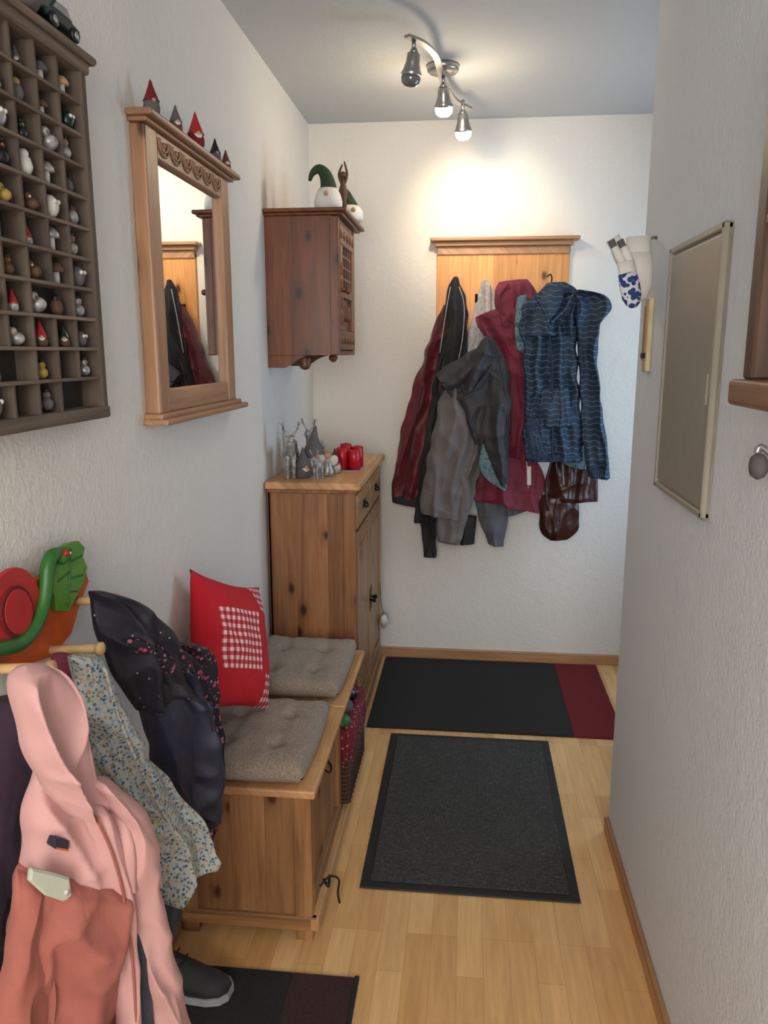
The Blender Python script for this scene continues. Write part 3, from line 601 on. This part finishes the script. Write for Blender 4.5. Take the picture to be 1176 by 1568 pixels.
def f(b):
    P=BP(3.63); garment(b,P,[(678,468,690,468,.03),(660,510,692,510),(650,545,690,550),(632,590,684,600),(615,660,672,670),(604,725,655,740),(601,766,642,774)],.08,F_mar,1,.020); ribbon(b,P,[(676,480),(655,560),(638,640),(618,760)],.0025,F_blk,.046)
    garment(b,P,[(600,755,644,762),(601,768,642,776)],.075,F_blk,51,.004)
new('maroon_jacket',f)
def f(b):
    P=BP(3.59); garment(b,P,[(694,425,702,425,.03),(683,452,713,455,.05),(679,500,716,500),(668,560,714,560),(655,640,705,640),(640,740,690,740),(634,800,690,800)],.07,F_blk,2,.018)
    garment(b,P,[(648,740,676,740),(642,790,670,795),(646,825,669,828),(647,852,668,852)],.05,F_blk,3)
    ribbon(b,P,[(703,440),(711,470),(708,520),(700,560)],.002,F_sheer,.038); ribbon(b,P,[(690,440),(683,480),(674,540)],.002,F_sheer,.038)
    garment(b,P,[(700,790,730,790),(703,815,728,815),(704,834,727,832)],.04,F_blk,53,.004)
new('black_jacket',f)
def f(b):
    P=BP(3.63); garment(b,P,[(738,430,748,430,.02),(731,450,757,450),(722,490,762,490),(712,540,756,540),(708,600,740,600)],.03,F_sheer,4,.008,60)
new('sheer_scarf',f)
def f(b):
    P=BP(3.51); garment(b,P,[(684,588,712,590,.05),(672,620,735,635),(662,670,738,690),(650,725,730,740),(643,770,718,785),(645,785,712,795)],.085,F_gry,5,.022)
    garment(b,P,[(676,700,722,710,.05),(668,760,722,770),(667,800,712,805),(670,826,704,831)],.08,F_gry,6,.016)
    garment(b,P,[(668,812,708,816,.06),(670,829,704,834,.05)],.07,F_gry,54,.003)
new('grey_sweatshirt',f)
def f(b):
    P=BP(3.58); garment(b,P,[(735,690,775,690),(728,750,782,750),(733,790,778,798),(748,832,771,837)],.05,F_lgr,7,.014); garment(b,P,[(770,740,812,740),(772,765,812,775),(776,790,808,782)],.04,F_lgr,8)
new('stone_grey_jacket',f)
def f(b):
    P=BP(3.55)
    garment(b,P,[(766,432,808,428,.05),(757,448,822,446),(760,470,826,468),(766,500,818,505)],.08,F_ras,9,.02)
    garment(b,P,[(728,486,765,472,.03),(732,500,792,495),(752,530,806,540),(770,575,806,585),(775,640,804,640),(779,700,808,700)],.06,F_ras,10,.016)
    garment(b,P,[(742,685,806,685),(732,730,834,725),(727,765,836,762),(745,768,834,786)],.07,F_ras,11,.018)
    ribbon(b,P,[(733,490),(748,520),(768,560),(772,640),(776,700)],.002,F_blk,.035); ribbon(b,P,[(804,520),(806,600),(805,690),(808,745)],.0025,F_sheer,.04)
    ribbon(b,P,[(778,436),(764,455),(770,480),(790,498)],.005,F_ras,.046); ribbon(b,P,[(800,440),(786,462),(792,490)],.004,F_ras,.048)
    b.extr([P.m(*q)-V((0,.045,0)) for q in ((806,712),(812,712),(812,740),(806,740))],(0,-.003,0),M_white,0)
new('raspberry_hooded_jacket',f)
def f(b):
    P=BP(3.475)
    garment(b,P,[(742,516,752,515,.04),(728,535,768,540),(712,560,778,565),(704,600,782,600),(712,645,782,645),(732,688,780,692),(752,718,778,732),(764,738,776,748)],.08,F_cha,12,.024)
    garment(b,P,[(738,530,758,545,.04),(708,545,745,585),(682,560,716,615,.06),(668,574,690,608,.05)],.07,F_cha,13,.014)
    garment(b,BP(3.46),[(738,680,758,690,.03),(733,712,774,716),(744,733,776,742),(766,748,774,751)],.035,F_aqua,14,.010)
    ribbon(b,P,[(748,520),(765,560),(774,620),(778,700)],.002,F_blk,.045)
new('charcoal_jacket',f)
def f(b):
    P=BP(3.45)
    garment(b,P,[(836,434,862,432,.05),(822,448,880,444,.08),(806,464,888,462),(796,490,884,492),(800,515,880,515)],.11,F_blue,15,.026)
    garment(b,P,[(799,498,884,498,.07),(802,560,884,560),(803,620,889,620),(801,665,893,668),(804,698,893,700),(806,706,890,706)],.10,F_blue,16,.022)
    garment(b,P,[(806,690,893,692),(807,704,890,705)],.108,F_dot,55,.004)
    P2=BP(3.415)
    garment(b,P2,[(868,446,890,444,.05),(878,455,925,452,.07),(880,478,938,470,.08),(882,505,918,500),(884,545,914,540),(886,590,917,590),(890,640,924,640),(894,690,931,690),(900,728,932,732)],.075,F_blue,17,.016)
    garment(b,P2,[(897,712,932,714),(901,730,931,734)],.075,F_dot,56,.003)
    garment(b,BP(3.41),[(830,596,872,592,.02),(826,625,876,622),(832,654,872,652)],.04,F_blue,18,.010)
    garment(b,BP(3.415),[(806,640,826,642,.02),(804,680,832,682),(806,703,850,706)],.03,F_dot,19,.006)
    garment(b,BP(3.47),[(792,455,808,452,.03),(788,490,806,492),(790,535,804,542)],.03,F_aqua,20,.006)
    ribbon(b,P,[(838,500),(843,560),(844,620),(843,700)],.003,F_dot,.060); ribbon(b,P,[(818,455),(832,478),(838,500)],.006,F_blue,.062); ribbon(b,P,[(876,450),(862,476),(840,496)],.006,F_blue,.062)
    b.tube([P.m(838,424),P.m(843,420),P.m(845,428),P.m(842,440)],.003,M_iron)
new('blue_patterned_jacket',f)
def f(b):
    P=BP(3.53); garment(b,P,[(850,695,900,690,.03),(838,725,914,718),(832,750,916,745),(834,768,914,768)],.05,F_lth,21,.012)
    garment(b,P,[(830,758,884,762),(825,785,887,788),(828,815,884,812),(842,827,870,826,.03)],.05,F_lth,22,.010)
    garment(b,BP(3.50),[(852,685,895,685,.02),(855,705,900,708),(880,718,902,718)],.03,F_aqua,23,.004)
    b.tube([P.m(845,700)-V((0,.03,0)),P.m(835,740)-V((0,.03,0)),P.m(838,780)-V((0,.03,0))],.005,F_lth)
new('brown_leather_bag',f)
# ------------------------------------------------------------------ children's coat rack on left wall
PW=Plane((-.722,0),(0,1))
b=B('fruit_childrens_coat_rack')
def shape(pts,th,m,off=0):
    b.extr([PW.m(*p)+V((off,0,0)) for p in pts],(th,0,0),m,.001)
def ell(cx,cy,rx,ry,n=24): return [(cx+rx*math.cos(2*math.pi*k/n),cy+ry*math.sin(2*math.pi*k/n)) for k in range(n)]
shape([(-120,900),(-60,880),(0,905),(40,890),(60,880),(100,868),(122,872),(127,890),(112,930),(100,970),(70,1005),(30,1018),(-120,1060)],.012,M_orange)
shape(ell(8,932,40,64),.008,M_lred,.012); shape(ell(6,936,26,40),.003,M_dred,.020); shape(ell(6,936,22,35),.002,M_lred,.0235)
shape([(72,850),(85,832),(104,828),(113,838),(110,852),(117,868),(112,890),(104,905),(94,925),(88,936),(70,935),(66,915),(60,900),(66,875)],.010,M_lgreen,.012)
for q in ([(90,840),(88,880),(84,930)],[(90,860),(108,850)],[(88,885),(108,880)],[(88,875),(70,890)],[(86,905),(100,905)]): b.tube([PW.m(*p)+V((.023,0,0)) for p in q],.0015,M_cgreen,6)
cat=[(-60,1005),(-20,992),(8,985),(30,962),(44,930),(50,895),(52,868),(60,850),(75,848)]
b.tube([PW.m(*p)+V((.024,0,0)) for p in cat],.012,M_cgreen,12); hd=PW.m(72,850)+V((.026,0,0)); b.sph(hd,.016,M_cgreen); b.sph(hd+V((.012,-.006,.006)),.006,M_red); b.sph(hd+V((.014,.004,.004)),.003,M_white)
def peg(u0,v0,L):
    a=PW.m(u0,v0)+V((.01,0,0)); b.cyl(a,a+V((L,0,.006)),.008,M_peg); b.lathe([(.008,0),(.012,.003),(.012,.010),(.008,.013)],a+V((L,0,.006)),M_peg,14,ax=(1,0,0)); return a+V((L,0,0))
p3=peg(108,920,.07); p2=peg(68,995,.085); p1=peg(-35,1024,.10)
b.done()
F_pink=cloth('pink_fleece',(196,150,146),.05,bs=900,wr=.18); F_cor=cloth('coral_fleece',(156,90,78),.1,bs=900,wr=.25); F_pur=cloth('plum_softshell',(42,22,40),.3); F_nav=cloth('navy_nylon',(24,30,52),.25,rough=.5); F_den=cloth('dark_denim',(46,52,66),.3)
t=NT('starry_black_nylon'); t.xyz(); vo=t.n('ShaderNodeTexVoronoi'); t.l(t.co,vo.inputs['Vector']); vo.inputs['Scale'].default_value=48
t.col(t.ramp(vo.outputs['Distance'],[(.07,srgb(160,160,165)),(.1,srgb(20,22,34))])); t.rough(.6); t.wrinkle(.4,300); F_star=t.m
def floral(name,base,cols,scale,thr):
    t=NT(name); t.xyz(); vo=t.n('ShaderNodeTexVoronoi'); t.l(t.co,vo.inputs['Vector']); vo.inputs['Scale'].default_value=scale
    sp=t.n('ShaderNodeSeparateXYZ'); t.l(vo.outputs['Color'],sp.inputs[0]); n=len(cols)
    o=t.ramp(sp.outputs[0],[(i/n,srgb(*c)) for i,c in enumerate(cols)]); o.node.color_ramp.interpolation='CONSTANT'
    d=t.math('ADD',vo.outputs['Distance'],t.math('MULTIPLY',t.noise(t.co,scale*2.2,2),.35))
    t.col(t.mix(t.math('LESS_THAN',d,thr),srgb(*base),o)); t.rough(.85); t.wrinkle(.35,300); return t.m
F_flo=floral('ditsy_floral',(176,180,174),[(84,112,150),(188,188,178),(112,130,100),(168,142,92),(64,90,118),(120,150,180)],170,.64)
F_pfl=floral('pink_dark_floral',(28,22,34),[(176,74,104),(28,22,34),(130,66,96),(28,22,34),(160,120,130)],110,.62)
def LP(x,y,h=(.5,.87)): return Plane((x,y),h)
def f(b):
    P=LP(-.655,1.30,(.42,.91)); Q=LP(-.645,1.32,(.42,.91)); P3=LP(-.665,1.37,(.42,.91))
    garment(b,P,[(134,906,158,905,.03),(137,925,205,922,.04),(146,960,240,945,.06),(158,1000,266,968,.07),(180,1045,280,1010),(210,1090,290,1040)],.075,F_star,31,.020,22)
    garment(b,Q,[(208,1008,262,1000,.04),(206,1045,295,1040,.07),(222,1100,312,1092),(238,1150,318,1145),(246,1195,318,1200),(258,1236,306,1248)],.095,F_nav,57,.024,20)
    garment(b,P3,[(196,985,256,985,.04),(235,1000,318,995),(262,1070,324,1075),(275,1160,330,1165),(272,1235,332,1235),(290,1282,314,1284)],.075,F_pfl,32,.014)
    garment(b,LP(-.605,1.33,(.42,.91)),[(192,980,214,976,.02),(202,994,262,988,.03),(222,1014,290,1004,.03),(252,1034,310,1022,.02)],.05,F_pfl,58,.008)
    ribbon(b,Q,[(262,1005),(282,1060),(296,1110),(300,1200)],.002,F_blk,.055)
new('navy_childrens_jacket',f)
def f(b):
    P=LP(-.62,1.22,(.42,.91)); garment(b,P,[(206,1300,262,1310),(216,1370,275,1365),(228,1432,262,1422)],.05,F_den,33)
new('dark_denim_trousers',f)
def f(b):
    P=LP(-.58,1.17,(.45,.89))
    garment(b,P,[(104,1006,150,1004,.04),(113,1040,162,1035,.06),(122,1085,185,1085),(142,1145,212,1132),(166,1200,245,1182),(184,1250,286,1230),(202,1300,321,1288),(222,1345,318,1318),(238,1376,278,1352)],.085,F_flo,34,.024,22)
    ribbon(b,P,[(126,1010),(150,1090),(190,1180),(240,1270),(270,1340)],.003,F_flo,.054)
new('floral_jacket',f)
def f(b):
    P=LP(-.675,.93,(.3,.95)); garment(b,P,[(-10,1070,45,1065,.05),(-60,1180,60,1170),(-90,1350,50,1350),(-100,1500,40,1500),(-100,1640,40,1640)],.07,F_pur,35,.018)
    garment(b,LP(-.66,1.13,(.42,.91)),[(78,1002,112,1002,.03),(85,1030,122,1030),(100,1080,140,1080)],.04,F_ras,36)
new('plum_jacket',f)
def f(b):
    P=LP(-.54,.97,(.5,.87))
    garment(b,P,[(60,1170,150,1190,.05),(46,1215,196,1225,.08),(38,1270,226,1270),(32,1335,236,1345)],.10,F_pink,37,.016,18)
    garment(b,P,[(33,1325,200,1345),(26,1400,205,1400),(18,1470,215,1470),(5,1560,222,1560),(-8,1640,228,1640)],.10,F_cor,38,.028,22)
    garment(b,LP(-.50,.965,(.5,.87)),[(30,1332,98,1372,.03),(22,1400,84,1400),(10,1470,78,1470),(-5,1560,80,1560),(-20,1640,80,1640)],.06,F_cor,59,.018,22)
    P2=LP(-.51,.96,(.5,.87))
    garment(b,P2,[(44,1020,80,1018,.05),(28,1042,106,1036,.08),(30,1085,122,1080),(44,1135,132,1130),(60,1185,140,1185),(76,1218,158,1225),(100,1245,168,1248,.04)],.08,F_pink,39,.020,18)
    garment(b,P2,[(120,1195,165,1190,.04),(150,1225,205,1225),(176,1270,228,1270),(186,1340,240,1340),(200,1430,256,1430),(214,1500,274,1500),(228,1568,290,1566),(236,1610,296,1605)],.065,F_pink,40,.015,18)
    garment(b,LP(-.495,.965,(.5,.87)),[(112,1230,150,1230,.03),(132,1270,172,1265),(158,1330,190,1330),(172,1420,200,1420),(180,1500,204,1500),(186,1600,208,1600)],.04,F_pink,41,.010,18)
    garment(b,P2,[(192,1408,206,1410,.02),(194,1460,218,1460),(196,1520,226,1520),(192,1610,234,1610)],.05,F_den,42,.004)
    ribbon(b,LP(-.495,.965,(.5,.87)),[(128,1240),(152,1290),(172,1360),(186,1460),(194,1590)],.002,F_cor,.026)
    Pf=LP(-.468,.965,(.5,.87)); M_sage=cloth('sage_nylon',(172,178,160),.05,wr=.2)
    b.extr([Pf.m(*q) for q in ((48,1330),(78,1336),(108,1345),(112,1372),(100,1382),(70,1372),(46,1350))],-Pf.n*.010,M_sage,.003); b.cyl(Pf.m(102,1366)-Pf.n*.001,Pf.m(102,1366)+Pf.n*.002,.004,M_white)
    Pg=LP(-.484,.965,(.5,.87))
    b.extr([Pg.m(*q) for q in ((85,1284),(106,1288),(105,1304),(84,1300))],-Pg.n*.02,F_nav,.0005)
    b.extr([Pg.m(*q) for q in ((86,1297),(104,1300),(103,1303),(86,1300))],Pg.n*.001,M_orange,0)
new('pink_fleece_jacket',f)
def shoe(name,ox,oy,rotz,mat):
    b=B(name); rs=[]; rs2=[]; Rz=Matrix.Rotation(rotz,3,'Z'); o=V((ox,oy,.008))
    for x_,w,h,z_ in ((-.13,.02,.05,.02),(-.12,.032,.085,.02),(-.08,.036,.095,.02),(-.03,.036,.085,.02),(.01,.038,.07,.02),(.05,.043,.052,.02),(.09,.042,.04,.018),(.12,.032,.03,.018),(.135,.014,.02,.018)):
        rs.append([o+Rz@V((x_,w*math.cos(a)*(1-.25*max(0,math.sin(a))),z_+max(0,math.sin(a))*h)) for a in [2*math.pi*k/20 for k in range(20)]])
        rs2.append([o+Rz@V((x_*1.02,(w+.003)*c,z)) for c,z in ((1,.002),(1,.020),(-1,.020),(-1,.002))])
    b.rings(rs,mat); b.rings(rs2,M_sole,False)
    for i in range(4):
        x_=0+i*.02; b.tube([o+Rz@V((x_,.02,.088-i*.012)),o+Rz@V((x_+.004,0,.096-i*.013)),o+Rz@V((x_,-.02,.088-i*.012))],.003,M_black,6)
    b.done()
M_sole=plain('rubber_sole',(150,154,156),.7)
shoe('black_sneaker',-.665,1.555,-.1,F_blk)
# ------------------------------------------------------------------ lights
def area(name,loc,rot,sx,sy,e,c):
    l=bpy.data.lights.new(name,'AREA'); l.shape='RECTANGLE'; l.size=sx; l.size_y=sy; l.energy=e; l.color=c
    o=bpy.data.objects.new(name,l); bpy.context.collection.objects.link(o); o.location=loc; o.rotation_euler=rot; return o
def spot(name,loc,tgt,e,c,ang,blend,r=.03):
    l=bpy.data.lights.new(name,'SPOT'); l.energy=e; l.color=c; l.spot_size=math.radians(ang); l.spot_blend=blend; l.shadow_soft_size=r
    o=bpy.data.objects.new(name,l); bpy.context.collection.objects.link(o); o.location=loc; o.rotation_euler=(V(tgt)-V(loc)).to_track_quat('-Z','Y').to_euler(); return o
area('rear_room_light',(-.1,-1.45,1.75),(math.radians(90),0,0),1.1,1.3,56,(1,.965,.93))
area('door_daylight',(XE-.05,3.03,1.35),(0,math.radians(90),0),1.2,.6,12,(.55,.76,1))
spot('warm_spot',heads[1]+V((0,.02,0)),(.03,3.72,2.04),22,(1,.80,.52),70,1)
spot('cool_spot',heads[2]+V((0,.02,0)),(.22,3.72,2.0),3.2,(.70,.87,1),130,.9)
pl=bpy.data.lights.new('warm_bulb_glow','POINT'); pl.energy=5; pl.color=(1,.82,.58); pl.shadow_soft_size=.04; po=bpy.data.objects.new('warm_bulb_glow',pl); po.location=heads[1]+V((0,0,-.03)); bpy.context.collection.objects.link(po)
W=bpy.data.worlds.new('world'); bpy.context.scene.world=W; W.use_nodes=True; W.node_tree.nodes['Background'].inputs[0].default_value=(.5,.55,.6,1); W.node_tree.nodes['Background'].inputs[1].default_value=.3
vs=bpy.context.scene.view_settings; vs.view_transform='Standard'; vs.look='None'; vs.exposure=0
